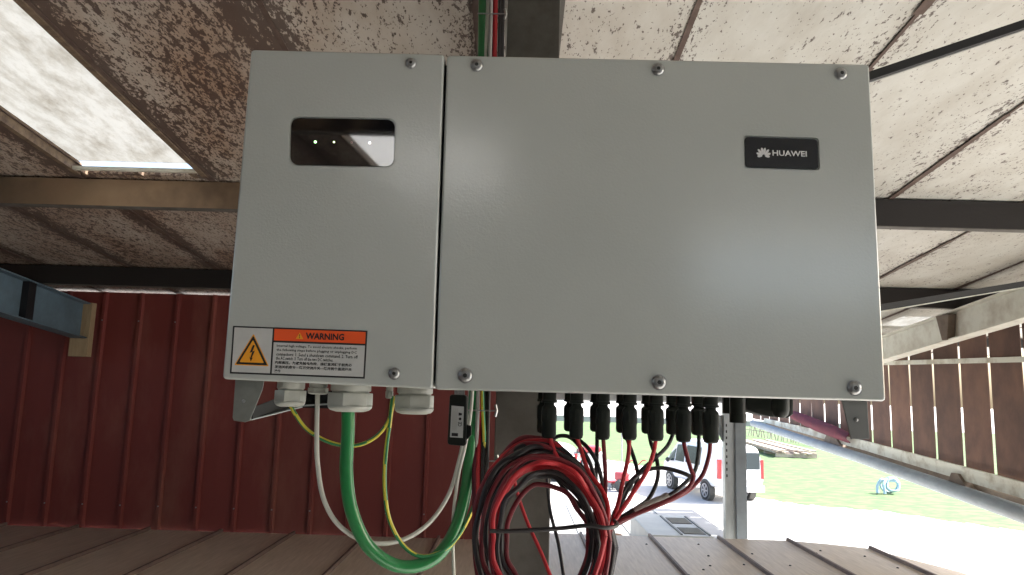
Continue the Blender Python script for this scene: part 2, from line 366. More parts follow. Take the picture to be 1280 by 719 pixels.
# skylight
def skylight(x0, x1, ya, yb, label, mt=m_trans):
    r = empty('skylight', ((x0+x1)/2,(ya+yb)/2,roofz((ya+yb)/2)), label, 'skylight', 'skylights in the shed roof')
    b = MB(); b.prism([(x0-.03,ya-.05,roofz(ya-.05)+.07),(x1+.03,ya-.05,roofz(ya-.05)+.07),(x1+.03,yb-.02,roofz(yb-.02)+.07),(x0-.03,yb-.02,roofz(yb-.02)+.07)],(0,0,.006)); b.build('translucent_sheet', mt, r)
    for x, s in ((x0,1),(x1,-1)):
        b = MB(); b.prism([(x+.002*s,ya,roofz(ya)-.012),(x+.035*s,ya,roofz(ya)-.012),(x+.035*s,yb,roofz(yb)-.012),(x+.002*s,yb,roofz(yb)-.012)],(0,0,.075)); b.build('side_rail', m_purlin, r)
    b = MB(); b.prism([(x0+.04,yb-.1,roofz(yb)-.004),(x1-.04,yb-.1,roofz(yb)-.004),(x1-.04,yb-.07,roofz(yb)-.004),(x0+.04,yb-.07,roofz(yb)-.004)],(0,0,.02)); b.build('end_rail', m_rail, r)
    for t in (.08,.5,.9):
        x = x0+(x1-x0)*t
        MB().box((x-.012,yb-.07,roofz(yb)-.01),(x+.012,yb+.02,roofz(yb)+.02)).build('bracket', m_purlin, r)
    adopt(r)
skylight(SKX[0], SKX[1], -1.6, 4.33, 'long bright translucent skylight at upper left, streaked with dirt')
skylight(-1.57, -.2, -6.5, -3.25, 'translucent skylight behind the viewer, mirrored in the black display', m_trans_new)

# purlins: C sections along X
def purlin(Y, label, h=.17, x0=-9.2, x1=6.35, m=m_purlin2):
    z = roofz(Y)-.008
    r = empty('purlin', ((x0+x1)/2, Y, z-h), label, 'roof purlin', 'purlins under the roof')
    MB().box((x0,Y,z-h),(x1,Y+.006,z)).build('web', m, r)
    MB().box((x0,Y-.0,z-h-.005),(x1,Y+.07,z-h-.0003)).build('bottom_flange', m_column, r)
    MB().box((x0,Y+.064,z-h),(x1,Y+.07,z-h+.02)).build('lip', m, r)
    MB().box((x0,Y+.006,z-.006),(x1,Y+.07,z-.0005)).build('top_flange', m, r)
    adopt(r)
purlin(4.40, 'rusty purlin, its left part painted skylit brown, just below the bright skylight, nearest one in view')
purlin(6.53, 'dark purlin midway between the skylit brown one and the red wall')
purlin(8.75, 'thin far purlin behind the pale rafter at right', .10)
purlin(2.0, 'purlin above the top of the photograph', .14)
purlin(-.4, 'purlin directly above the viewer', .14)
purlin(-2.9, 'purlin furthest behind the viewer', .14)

# rafters
def rafter(x, ya, yb, label, m, h=.33, wd=.16, top=.19):
    r = empty('rafter', (x, (ya+yb)/2, roofz((ya+yb)/2)-top-h), label, 'steel rafter', 'rafters of the shed frames')
    def pl(x0, x1, d0, d1, nm):
        b = MB(); b.prism([(x0,ya,roofz(ya)-d1),(x1,ya,roofz(ya)-d1),(x1,ya,roofz(ya)-d0),(x0,ya,roofz(ya)-d0)], (0,yb-ya,-(yb-ya)*SL)); return b.build(nm, m, r)
    pl(x-.006,x+.006,top+.012,top+h-.012,'web'); pl(x-wd/2,x+wd/2,top,top+.0115,'top_flange'); pl(x-wd/2,x+wd/2,top+h-.0115,top+h,'bottom_flange')
    return r
rl = rafter(-4.44, -6.5, 7.28, 'blue grey painted rafter entering from the left edge', m_blue, .36)
for y in (6.35,):
    MB().prism([(-4.44+.008,y,roofz(y)-.205),(-4.44+.07,y,roofz(y)-.205),(-4.44+.07,y,roofz(y)-.535),(-4.44+.008,y,roofz(y)-.535)],(0,.10,-.01)).build('stiffener_plate', m_ink, rl)
adopt(rl)
rc = rafter(.02, 1.75, 7.4, 'hidden rafter on top of the dark column', m_column); adopt(rc)
rr = rafter(4.0, -6.5, 8.9, 'pale weathered rafter at the right above the rusty slatted wall', m_rafter, .26, .14)
ys = onx(1187,430,4.0).y
MB().prism([(3.92,ys-.14,roofz(ys)-.205),(3.92,ys+.06,roofz(ys)-.205),(3.92,ys-.02,roofz(ys)-.437),(3.92,ys-.1,roofz(ys)-.437)],(.07,0,0)).build('splice_plate', m_ledge, rr)
adopt(rr)
b = MB(); pa, pb = at(1080,388,4.0), at(1310,350,4.6); b.beam(pa,pb,.03,.035); b.beam(pa+Vector((0,.02,-.021)),pb+Vector((0,.02,-.021)),.05,.005,mi=1)  # pale lower strip paints the lit edge of the brace
tag(b.build('roof_brace', [m_seal, m_rail]), 'thin dark brace crossing below the second purlin at right', 'brace')
b = MB(); pa, pb = at(1040,112,2.32), at(1330,14,2.36); b.beam(pa,pb,.03,.028); b.beam(pa+Vector((0,.02,-.0155)),pb+Vector((0,.02,-.0155)),.012,.003,mi=1)
tag(b.build('roof_brace', [m_seal, m_greyc]), 'dark diagonal brace against the speckled roof, upper right of the inverter', 'brace')

# column
cx0 = at(619,520,1.56).x; cx1 = at(690,520,1.56).x
r = empty('column', ((cx0+cx1)/2,1.62,0), 'dark grimy steel column standing behind the inverter', 'steel column')
MB().box((cx0,1.56,0),(cx1,1.569,roofz(1.7)-.19)).build('front_flange', m_column, r, bevel=.002)
MB().box(((cx0+cx1)/2-.004,1.569,0),((cx0+cx1)/2+.004,1.67,roofz(1.7)-.19)).build('web', m_column, r)
MB().box((cx0,1.67,0),(cx1,1.679,roofz(1.7)-.19)).build('rear_flange', m_column, r)
adopt(r)

# red wall
wall = empty('red_wall', (-4.5,7.6,2.05), 'dark red ribbed metal wall at the back left of the shed', 'wall')
xw = at(172,400,7.55).x; pit = .385; WX1 = -.1
x = xw + pit*math.floor((WX1-xw)/pit)
while x > -9.3:
    b = MB(); z0_, z1_ = 2.03, roofz(7.55)-.012
    o = rng.uniform(0,.003)
    prof = [(x+.0,7.56),(x+.012,7.525),(x+.04,7.525),(x+.052,7.56),(x+.19,7.556+o),(x+pit-.002,7.56),(x+pit+.01,7.563)]
    prof2 = [(px,py+.004) for px,py in reversed(prof)]
    b.prism([(px,py,z0_) for px,py in prof+prof2],(0,0,z1_-z0_)); b.build('wall_panel', m_redwall, wall)
    for zz in ((z0_+.25, z1_-.3) if rng.random() < .6 else (z0_+.25,)):
        b = MB(); b.lathe((x+.026,7.5245,zz),(0,-1,0),[(0,.008),(.004,.008),(.006,.004)],8); b.build('fixing_screw', m_screw, wall)
    x -= pit
adopt(wall)
b = MB(); b.box((-9.3,-12,0),(-9.25,7.55,roofz(7.55))); tag(b.build('added_side_wall', m_redwall), 'dark red side wall added out of view to darken the shed on the left', 'wall')  # unseen wall, added only to darken the left side
b = MB(); b.box((-9.25,-7.1,0),(2.3,-7,roofz(-7)-.01)); b.box((2.3,-7.1,0),(5.1,-7,CZ+1.2)); b.box((2.3,-7.1,CZ+2.4),(5.1,-7,roofz(-7)-.01)); b.box((5.1,-7.1,0),(5.3,-7,roofz(-7)-.01)); tag(b.build('added_end_wall', m_grey), 'grey wall added unseen behind the viewer, with a made-up opening for a highlight', 'wall')  # added to dim the inverter face; its opening shapes a highlight
b = MB(); b.box((5.25,-6.99,0),(5.3,-1.9,roofz(-1.9)-.01)); tag(b.build('added_side_wall', m_grey), 'grey wall added unseen behind the viewer on the right to cut light', 'wall')  # unseen blocker, keeps light from the right off the inverter
# timber packer at rafter end
a0 = at(93,378,7.30); a1 = at(109,446,7.30)
b = MB(); b.box((a0.x,7.29,a1.z),(a1.x,7.37,a0.z)); tag(b.build('timber_packer', m_wood, bevel=.004), 'pale timber block between the blue rafter end and the red wall', 'timber block')

# deck (lower roof of the enclosed room)
DZ = CZ-1.5
deck = empty('deck', (-2,4,DZ), 'raised deck of ribbed panels below the inverter', kind='structure')
dx0 = 2.18-.73*16
def redge(x):   # far edge of the deck
    if x <= 2.95: return 7.97
    if x <= 3.62: return 7.97-(x-2.95)*.35
    return 7.73-(x-3.62)*2.45
i = 0; x = dx0
while x < 4.2:
    x1 = x+.73
    fx = min(x1, 4.5)
    far = lambda q: min(redge(q), 7.53) if q < .2 else redge(q)
    xs = [x+.002, (x+x1)/2, x1-.002]
    pts = [(x+.002,4.5,DZ),(x1-.002,4.5,DZ)]+[(q, far(q), DZ) for q in reversed(xs)]
    b = MB(); b.prism(pts, (0,0,-.05)); b.build('deck_panel', m_deck, deck)
    ye = far(x)
    b = MB(); b.prism([(x-.016,4.5,DZ+.001),(x+.016,4.5,DZ+.001),(x+.011,4.5,DZ+.03),(x-.011,4.5,DZ+.03)],(0,ye-4.5,0)); b.build('deck_rib', m_drib, deck)
    x = x1
for k in range(14):
    x = rng.uniform(.9,3.6); y = rng.uniform(6.2,7.7)
    b = MB(); b.lathe((x,y,DZ),(0,0,1),[(0,.012),(.005,.011),(.009,.004)],8); b.build('rivet', m_hole, deck)
adopt(deck)
# room below the deck
b = MB(); b.box((-9.2,4.8,.0),(2.9,7.4,DZ-.06)); tag(b.build('enclosed_room', m_render), 'white enclosed room carrying the raised deck', 'room')

# ------------------------------------------------------------------ slatted wall at right
WX = 4.6
sw = empty('slatted_wall', (WX,9,2.6), 'rusty brown slatted wall at right with daylight between its sheets', 'wall')
def botz(Y):   # bottom of sheets
    t = [(6.75,onx(1280,604,WX)),(9.5,onx(1085,552,WX)),(14,onx(955,526,WX))]
    P_ = [(q.y,q.z) for _,q in t]
    if Y <= P_[1][0]: (a,za),(c,zc) = P_[0],P_[1]
    else: (a,za),(c,zc) = P_[1],P_[2]
    return za+(zc-za)*(Y-a)/(c-a)
gaps = [onx(q,yy,WX).y for q,yy in ((1278,450),(1235,450),(1198,460),(1166,465),(1136,468),(1111,472))]
pitch = (gaps[-1]-gaps[0])/5
Y = gaps[0]-pitch*5; ylist = []
while Y < 14.2: ylist.append(Y); Y += pitch
srng = random.Random(11)
for i, Y in enumerate(ylist):
    gp = .044+srng.uniform(-.008,.010); ya, yb = Y+gp/2, Y+pitch-gp/2
    b = MB(); o = srng.uniform(-.006,.006); lean = srng.uniform(-.006,.006)
    top = lambda q: roofz(min(q,10.3))-.02 if q < 10.2 else CZ+.55
    ta, tb = top(ya), top(yb)
    b.prism([(WX+o,ya,botz(ya)+.0),(WX+o,yb,botz(yb)),(WX+o,yb+lean,tb),(WX+o,ya+lean,ta)],(.006,0,0))
    b.build('wall_sheet', m_slat, sw)
def railpts(pairs): return [onx(px,py,WX-.05) for px,py in pairs]
def strip(top, bot, thick, nm, m, dx=0):
    T, B = railpts(top), railpts(bot); b = MB()
    for k in range(len(T)-1):
        q = [T[k],T[k+1],B[k+1],B[k]]; q = [v+Vector((dx,0,0)) for v in q]
        b.prism(q, (thick,0,0))
    return b.build(nm, m, sw)
strip([(955,523),(1080,551),(1290,606)],[(955,528),(1080,563),(1290,627)],.03,'pale_rail',m_rail)
strip([(955,528.3),(1080,563.5),(1290,627.5)],[(950,531),(1080,573),(1290,642)],.03,'dirty_ledge',m_ledge,.06)
# ledge plank and tube
tp = [onx(a,b_,WX-.1) for a,b_ in ((941,529),(1080,574),(1290,647))]
rads = .05
b = MB(); b.tube([tp[0],tp[1],tp[2],tp[2]+(tp[2]-tp[1])*.6], [.060,.068,.078,.08], 14); b.build('edge_tube', m_tube, sw, smooth=True)
b = MB(); c = onx(1197,602,WX-.06); b.prism([c+Vector((-.02,-.28,-.13)),c+Vector((-.02,.22,-.13)),c+Vector((-.02,.07,.08)),c+Vector((-.02,-.04,.08))],(.09,0,0)); b.build('wedge_block', m_ledge, sw)
c = onx(1040,549,WX-.06); b = MB(); b.prism([c+Vector((-.02,-.35,-.10)),c+Vector((-.02,.3,-.10)),c+Vector((-.02,.1,.09)),c+Vector((-.02,-.08,.09))],(.09,0,0)); b.build('wedge_block', m_ledge, sw)
b = MB(); q0, q1 = onx(1170,449,WX-.03), onx(1300,461,WX-.03); q0 = Vector((WX-.03, 9.2, q0.z)); b.beam(q0,Vector((WX-.03,3.5,q1.z+.02)),.03,.05); b.build('girt', m_rail, sw)
adopt(sw)
# maroon tarp on the rail
b = MB(); base_ = [onx(x,y,WX-.1) for x,y in ((985,511),(1000,516),(1020,523),(1040,531),(1064,541))]; bot = [onx(x,y,WX-.1) for x,y in ((988,522),(1000,529),(1020,539),(1042,547),(1066,556))]
vs_ = []; ncr = 6
for k in range(len(base_)):
    for j in range(ncr):
        t = j/(ncr-1); q = base_[k].lerp(bot[k], t); q.x += -.05*math.sin(t*math.pi)+.03*math.sin(k*3+j*2.1); vs_.append(q)
b.add(vs_, [(k*ncr+j,(k+1)*ncr+j,(k+1)*ncr+j+1,k*ncr+j+1) for k in range(len(base_)-1) for j in range(ncr-1)])
t_ = b.build('tarpaulin', m_tarp, smooth=True); tag(t_, 'crumpled maroon tarpaulin lying along the rail of the slatted wall', 'tarpaulin')
sm = t_.modifiers.new('s','SOLIDIFY'); sm.thickness = .01; su = t_.modifiers.new('u','SUBSURF'); su.levels = 2; su.render_levels = 2

# ------------------------------------------------------------------ galvanised post behind deck edge
px_ = at(919,600,8.4).x
r = empty('galvanised_post', (px_,8.4,0), 'pale galvanised post beyond the deck edge, in front of the white van', 'post')
ztop = roofz(8.4)-.2
b = MB(); b.box((px_-.115,8.4,0),(px_+.0,8.41,ztop)); b.box((px_-.115,8.41,0),(px_-.107,8.5,ztop)); b.build('channel', m_galv, r)
b = MB(); b.box((px_+.004,8.37,0),(px_+.12,8.378,ztop)); b.box((px_+.0,8.36,0),(px_+.010,8.47,ztop)); b.build('angle', m_tube, r)
for k in range(9):
    b = MB(); z = CZ-.35-k*.07; b.box((px_-.10,8.397,z),(px_-.085,8.3995,z+.03)); b.build('slot', m_hole, r)
b = MB(); b.beam(at(893,524,8.45), at(906,551,8.45), .02, .06); b.build('knee_brace', m_tube, r)
b = MB(); b.prism([at(895,519,8.46),at(905,519,8.46),at(905,545,8.46),at(897,531,8.46)],(0,.01,0)); b.build('gusset', m_galv, r)
adopt(r)

b = MB(); b.beam(at(640,494,8.55), at(925,499,8.55), .05, .075); b.beam(at(640,494,8.60)+Vector((0,0,-.045)), at(925,499,8.60)+Vector((0,0,-.045)), .03, .012)
tag(b.build('edge_rail', m_galv), 'horizontal galvanised rail behind the necks of the cable connectors', 'rail')

# ------------------------------------------------------------------ annex and vent unit
AZ = CZ-1.9
an = empty('annex', (1.2,10,0), 'low annex with a pale flat roof beyond the deck', 'annex')
MB().box((-1.2,8.05,AZ-.12),(3.0,12.5,AZ)).build('flat_roof', m_annex, an, bevel=.01)
MB().box((-1.0,8.2,0),(2.85,12.3,AZ-.121)).build('wall', m_render, an)
for k in range(1,6): MB().box((-1.2+.7*k-.012,8.06,AZ),(-1.2+.7*k+.012,12.49,AZ+.012)).build('roof_seam', m_annex, an)
adopt(an)
U = CZ-1.53; ux0, ux1 = 1.50, 2.2; uy0 = 8.2; uy1 = 9.6
r = empty('ventilation_unit', ((ux0+ux1)/2, 8.9, AZ), 'white ventilation unit with two dark grilles on top, standing on the annex roof', 'ventilation unit')
MB().box((ux0,uy0,AZ+.02),(ux1,uy1,U)).build('housing', m_unit, r, bevel=.012)
MB().box((ux0+.02,uy0+.02,AZ),(ux1-.02,uy1-.02,AZ+.02)).build('base_frame', m_grille, r)
def grille(a, b_, n, ax):
    MB().box(a,b_).build('grille', m_grille, r)
grille((ux1-.30,uy0+.12,U),(ux1-.06,uy0+.5,U+.004),4,0); grille((ux1-.30,uy0+.75,U),(ux1-.06,uy0+1.15,U+.004),4,0)
MB().box((ux1-.35,uy0+.06,U),(ux1-.33,uy0+1.25,U+.012)).build('trim', m_grey, r); MB().box((ux1-.04,uy0+.06,U),(ux1-.02,uy0+1.25,U+.012)).build('trim', m_grey, r)
MB().box((ux1-.24,uy0-.004,AZ+.06),(ux1-.03,uy0,U-.05)).build('grille', m_grille, r)
for k in range(6): MB().box((ux1-.24,uy0-.008,AZ+.07+k*.025),(ux1-.03,uy0-.0045,AZ+.076+k*.025)).build('grille_bar', m_grey, r)
for k in range(9):
    for yy in (uy0+.12, uy0+.75): MB().box((ux1-.295,yy+.02+k*.04,U+.0045),(ux1-.065,yy+.027+k*.04,U+.009)).build('grille_bar', m_unit, r)
adopt(r)
c = at(772,668,8.25); b = MB(); b.lathe((c.x,8.35,AZ),(0,0,1),[(0,.09),(.30,.09),(.34,.06),(.35,.01)],20)
tag(b.build('roof_cowl', m_ochre, smooth=True), 'round ochre cowl peeping over the deck edge', 'cowl')

# ------------------------------------------------------------------ vehicles
def vehicle(name, loc, heading, L, Wd, Hh, kind, label, cat, group=None):
    root = empty(name, loc, label, cat, group); root.rotation_euler = (0,0,heading)   # local +Y = forward
    # side profile: (y, bottom, waist, top, half width waist, half width top)
    h = Hh
    if kind == 'van':
        S = [(-.5,.42,.55,.60,.80,.70),(-.495,.30,.52,.93,.92,.74),(-.46,.24,.52,.985,.97,.82),(-.2,.22,.52,1.0,1.0,.84),(.05,.22,.52,1.0,1.0,.84),(.2,.22,.52,.985,1.0,.82),(.27,.22,.52,.93,1.0,.78),(.36,.22,.52,.70,.99,.80),(.44,.22,.50,.58,.95,.78),(.485,.24,.46,.50,.85,.72),(.5,.30,.40,.42,.75,.65)]
    else:
        S = [(-.5,.36,.55,.60,.80,.66),(-.48,.26,.56,.70,.93,.70),(-.42,.22,.58,.92,.98,.72),(-.3,.22,.58,.99,1.0,.74),(0,.22,.58,1.0,1.0,.74),(.1,.22,.58,.95,1.0,.74),(.24,.22,.58,.64,1.0,.84),(.38,.22,.56,.60,.97,.80),(.47,.24,.48,.52,.88,.74),(.5,.30,.40,.44,.76,.66)]
    rings = []
    hw = Wd/2
    def ring(s):
        y, zb, zw, zt, ww, wt = s; W_, T_ = hw*ww, hw*wt
        half = [(W_*.86,zb*h),(W_*.97,zb*h+.05),(W_,(zb+zw)/2*h),(W_,zw*h),(W_+(T_-W_)*.5,(zw+(zt-zw)*.5)*h),(T_,(zw+(zt-zw)*.86)*h),(T_*.9,(zw+(zt-zw)*.97)*h),(T_*.5,zt*h)]
        return [(a,y*L,c) for a,c in half]+[(-a,y*L,c) for a,c in reversed(half)]
    R_ = [ring(s) for s in S]; n = len(R_[0]); b = MB()
    fs = [(i*n+k,(i+1)*n+k,(i+1)*n+(k+1)%n,i*n+(k+1)%n) for i in range(len(R_)-1) for k in range(n)]
    fs += [tuple(range(n)), tuple(reversed(range((len(R_)-1)*n, len(R_)*n)))]
    b.add([v for q in R_ for v in q], fs)
    bo = b.build('body', m_wvan, root, smooth=True)
    sb = bo.modifiers.new('s','SUBSURF'); sb.levels = 2; sb.render_levels = 2
    def side(y0, y1, t0, t1, nm, m, s=-1, off=.012):
        def pt(y, t):
            for a, c in zip(S[:-1], S[1:]):
                if a[0] <= y <= c[0]: u = (y-a[0])/(c[0]-a[0]); q = [a[i]+(c[i]-a[i])*u for i in range(6)]; break
            y_, zb, zw, zt, ww, wt = q
            return Vector((s*(hw*(ww+(wt-ww)*t)+off), y*L, (zw+(zt-zw)*t)*h))
        P_ = [pt(y0,t0),pt(y1,t0),pt(y1-.0,t1),pt(y0,t1)]
        MB().prism(P_,(-s*.01,0,0)).build(nm, m, root)
    for s in (-1,1):
        if kind == 'van':
            side(.23,.34,.08,.62,'side_window',m_wglass,s); side(.06,.21,.10,.76,'side_window',m_wglass,s); 
            side(-.2,.03,.12,.76,'side_window',m_wglass,s)
            MB().box((s*hw-.02,.05*L,.30*h),(s*hw+.004*s*0+.003,.056*L,.9*h) if s>0 else (s*hw+.0,.056*L,.9*h)).build('door_seam', m_grille, root) if False else None
        else:
            side(.0,.12,.1,.72,'side_window',m_wglass,s); side(-.34,-.02,.1,.8,'side_window',m_wglass,s)
        b = MB(); b.lathe((s*(hw+.10),.30*L,.56*h),(0,1,0),[(-.05,.06),(0,.09),(.05,.07)],10); b.build('mirror', m_grille, root, smooth=True)
        # tail lamps
        b = MB(); b.box((s*hw*.90-.10,-.499*L,.42*h),(s*hw*.90+.015,-.470*L,.74*h)); b.build('tail_lamp', m_tail, root, bevel=.01)
        for yy in (.31,-.29):
            wl = empty('wheel', (s*(hw-.10),yy*L,.33)); wl.parent = root
            b = MB(); b.lathe((0,0,0),(1,0,0),[(-.11,.22),(-.11,.30),(-.08,.33),(.08,.33),(.11,.30),(.11,.22)],28); b.build('tyre', m_tyre, wl, smooth=True)
            b = MB(); b.lathe((0,0,0),(1,0,0),[(-.085,.235),(-.122,.235),(-.122,.20),(-.112,.19),(.112,.19),(.122,.20),(.122,.235),(.085,.235)],28)
            for k in range(6):
                an = k*math.pi/3
                for xx in (-.1,.1):
                    b.beam((xx*1.18,0,0),(xx*1.18,.2*math.cos(an),.2*math.sin(an)),.05,.02,up=(1,0,0))
            b.lathe((0,0,0),(1,0,0),[(-.125,.05),(.125,.05)],12)
            b.build('rim', [m_rim, m_hole], wl)
            b = MB(); b.lathe((s*(hw-.19),yy*L,.34),(1,0,0),[(0,.37),(.195*s,.37)],24); b.build('wheel_arch', m_grille, root)
    # rear window, bumper, plate, windscreen
    z0_, z1_ = (.58*h,.86*h) if kind == 'van' else (.62*h,.86*h)
    yr = -.5*L
    MB().box((-hw*.74,yr-.012 if kind=='van' else yr+.01,z0_),(-.01,yr+.06,z1_)).build('rear_window', m_wglass, root, bevel=.01)
    MB().box((.01,yr-.012 if kind=='van' else yr+.01,z0_),(hw*.74,yr+.06,z1_)).build('rear_window', m_wglass, root, bevel=.01)
    MB().box((-hw*.93,yr-.03,.2*h),(hw*.93,yr+.15,.31*h)).build('bumper', m_wvan, root, bevel=.03)
    MB().box((-.26,yr-.016,.40*h),(.26,yr+.02,.46*h)).build('number_plate', m_white, root)
    return root
def gpt(px, py): return onz(px,py,0)
rw = gpt(889,628); 
vehicle('van', (rw.x+.45,rw.y+2.0,0), RAD(13), 4.7, 1.72, 1.95, 'van', 'white passenger van with red tail lamps parked beyond the galvanised post', 'van', None)
c = gpt(694,604); vehicle('car', (c.x-1.0,c.y+1.5,0), RAD(80), 4.1, 1.75, 1.5, 'car', 'white car partly hidden behind the column and the cables', 'car')

# garden machines
c = gpt(781,615); r = empty('rotary_tiller', (c.x,c.y,0), 'red rotary tiller with raised handles, seen between the hanging cables', 'tiller'); r.rotation_euler = (0,0,.5)
for s_ in (-1,1):
    MB().tube(spline([(s_*.1,.1,.45),(s_*.18,-.25,.75),(s_*.26,-.65,1.15),(s_*.27,-.85,1.18)],5),.018,7).build('handle', m_redm, r, smooth=True)
    b = MB(); b.lathe((s_*.22,.05,.22),(1,0,0),[(-.05,.14),(-.05,.2),(0,.22),(.05,.2),(.05,.14)],18); b.build('wheel', m_grille, r, smooth=True)
b = MB(); b.box((-.17,-.05,.38),(.17,.42,.68)); b.build('engine_cover', m_redm, r, bevel=.05, smooth=True)
b = MB(); b.box((-.25,.45,.25),(.25,.85,.32)); b.build('tine_guard', m_redm, r, bevel=.01)
for k in range(5):
    b = MB(); b.lathe((-.22+.11*k,.65,.16),(1,0,0),[(0,.15),(.02,.15)],5,rot=k); b.build('tine', m_grey, r)
c = gpt(741,590); r = empty('trailer', (c.x,c.y,0), 'small pale trailer with a red cover far behind the cables', 'trailer')
MB().box((-.5,-.6,.35),(.5,.6,.85)).build('body', m_unit, r, bevel=.03); MB().box((-.42,-.6,.9),(.3,.5,1.15)).build('cover', m_redm, r, bevel=.08, smooth=True)
for s_ in (-1,1):
    b = MB(); b.lathe((s_*.55,0,.25),(1,0,0),[(-.07,.18),(-.07,.25),(.07,.25),(.07,.18)],18); b.build('wheel', m_tyre, r, smooth=True)
pp = gpt(777,585); b = MB(); b.tube([(pp.x,pp.y,0),(pp.x,pp.y,1.9)],.03,8); tag(b.build('pole', m_grey, smooth=True), 'thin grey pole standing on the lawn edge behind the cables', 'pole')

# timber stack and fence on the lawn
A, B_ = gpt(938,556), gpt(1000,574)
A = Vector((A.x,A.y,.03)); B_ = Vector((B_.x,B_.y,.03))
r = empty('timber_stack', (A+B_)/2, 'low stack of bleached planks lying on the lawn', 'timber stack')
d = (B_-A); nrm = Vector((-d.y,d.x,0)).normalized()
for k in range(5): q = A+d*(.06+.22*k); MB().beam(q-nrm*1.2+Vector((0,0,.1)), q+nrm*1.2+Vector((0,0,.1)),.15,.2).build('bearer', m_plank, r)
for lay in range(2):
    for k in range(7):
        o = nrm*(-1.1+.36*k)+Vector((0,0,.24+lay*.14+rng.uniform(0,.02))); s_ = rng.uniform(0,.12)
        if lay and k in (2,5): continue
        MB().beam(A+d*s_+o, B_-d*rng.uniform(0,.1)+o, .26,.07).build('plank', m_plank, r)
adopt(r)
A2, B2 = gpt(925,543), gpt(1030,560)
r = empty('stake_fence', ((A2+B2)/2), 'thin irregular stake fence behind the plank stack', 'fence')
for k in range(30):
    q = A2.lerp(B2, k/29); hh = rng.uniform(.7,1.25)
    b = MB(); b.beam((q.x+rng.uniform(-.1,.1),q.y,0),(q.x+rng.uniform(-.15,.15),q.y,hh),.07,.05,up=(0,1,0)); b.build('stake', m_plank, r)
b = MB(); b.beam(Vector((A2.x,A2.y,.55)),Vector((B2.x,B2.y,.55)),.04,.06); b.build('rail', m_plank, r)
adopt(r)

# blue hose coil
c = gpt(1112,618); b = MB()
for k in range(5):
    pts = []; R1 = .22+.028*k
    for i in range(25):
        an = 2*math.pi*i/24; pts.append(Vector((c.x+.1+R1*math.cos(an), c.y+.06*k-.1+.1*math.sin(an+k), .33+R1*.85*math.sin(an)+.02*math.sin(3*an+k))))
    b.tube(pts,.035,6)
b.tube(spline([(c.x-.15,c.y,.5),(c.x-.35,c.y-.1,.55),(c.x-.5,c.y-.1,.3),(c.x-.55,c.y-.2,.05)],6),.05,6)
b.tube(spline([(c.x-.1,c.y,.55),(c.x-.3,c.y-.2,.4),(c.x-.33,c.y-.3,.04)],6),.05,6)
tag(b.build('hose', m_hose, smooth=True), 'coiled pale blue hose lying on the lawn', 'hose')

# ------------------------------------------------------------------ inverter
YF = 1.183
inv = empty('solar_inverter', (.06,YF+.15,CZ), 'large grey wall-mounted solar inverter with black display and warning sticker', 'inverter')
def rounded_quad(c, rad, n=6):
    """c: four 3-D corners TL TR BR BL on the plane y=YF, rad metres"""
    out = []; m_ = len(c)
    for i in range(m_):
        p0, p1, p2 = c[i-1], c[i], c[(i+1) % m_]
        a = (p0-p1).normalized(); b_ = (p2-p1).normalized()
        for k in range(n+1):
            t = k/n; q0 = p1+a*rad; q2 = p1+b_*rad
            out.append(q0*(1-t)**2+p1*2*t*(1-t)+q2*t*t)
    return out
def face(pxs, Y=YF): return [at(a,b_,Y) for a,b_ in pxs]
def cutcover(pxs, holes, name):
    b = MB(); b.prism(rounded_quad(face(pxs),.007,4),(0,.26,0)); o = b.build(name, m_paint)
    bm = bmesh.new(); bm.from_mesh(o.data)
    es = [e for e in bm.edges if all(abs(v.co.y-YF) < 1e-5 for v in e.verts)]
    bmesh.ops.bevel(bm, geom=es, offset=.0045, segments=3, profile=.5, affect='EDGES'); bm.to_mesh(o.data); bm.free()
    for h_ in holes:
        cb = MB(); q = rounded_quad(face(h_[0]), h_[1], 8); cb.prism([v-Vector((0,.01,0)) for v in q],(0,.0135,0)); co = cb.build('cut', m_paint)
        md = o.modifiers.new('b','BOOLEAN'); md.operation = 'DIFFERENCE'; md.solver = 'EXACT'; md.object = co
        dg = bpy.context.evaluated_depsgraph_get(); me = bpy.data.meshes.new_from_object(o.evaluated_get(dg)); o.modifiers.clear(); o.data = me
        bpy.data.objects.remove(co)
    me = o.data; me.polygons.foreach_set('use_smooth',[True]*len(me.polygons)); me.set_sharp_from_angle(angle=RAD(35)); o.parent = inv
    wn = o.modifiers.new('w','WEIGHTED_NORMAL'); wn.keep_sharp = True; wn.weight = 100
    return o
disp = [(364,147),(493.5,149.5),(492,208),(362.5,205.5)]
logo = [(931,171),(1022,174),(1023.5,211.5),(932,208.5)]
def grow(q, g_): 
    cx_ = sum(a for a,_ in q)/4; cy_ = sum(b_ for _,b_ in q)/4
    return [(a+(g_ if a > cx_ else -g_), b_+(g_ if b_ > cy_ else -g_)) for a,b_ in q]
cutcover([(313.5,61.5),(555.5,67.5),(541,486.5),(277.5,474)],[(grow(disp,1.8),.018)],'left_cover')
cutcover([(558.5,68.5),(1087,80),(1108,502),(543.5,487.2)],[(grow(logo,1.8),.008)],'right_cover')
cq = face([(320,70),(1080,88),(1098,494),(290,467)]); b = MB(); b.prism([v+Vector((0,.02,0)) for v in cq],(0,.27,0)); b.build('chassis', m_seal, inv)
dv = MB(); dv.prism([v+Vector((0,.0012,0)) for v in rounded_quad(face(disp),.016,8)],(0,.002,0)); dsp = dv.build('display', m_glass, inv, smooth=False)
def dot(px,py,r_,m,par,nm='indicator_light',dy=.0010):
    c = at(px,py,YF); b = MB(); b.lathe(c+Vector((0,dy,0)),(0,-1,0),[(0,r_),(.0004,r_)],12); return b.build(nm,m,par)
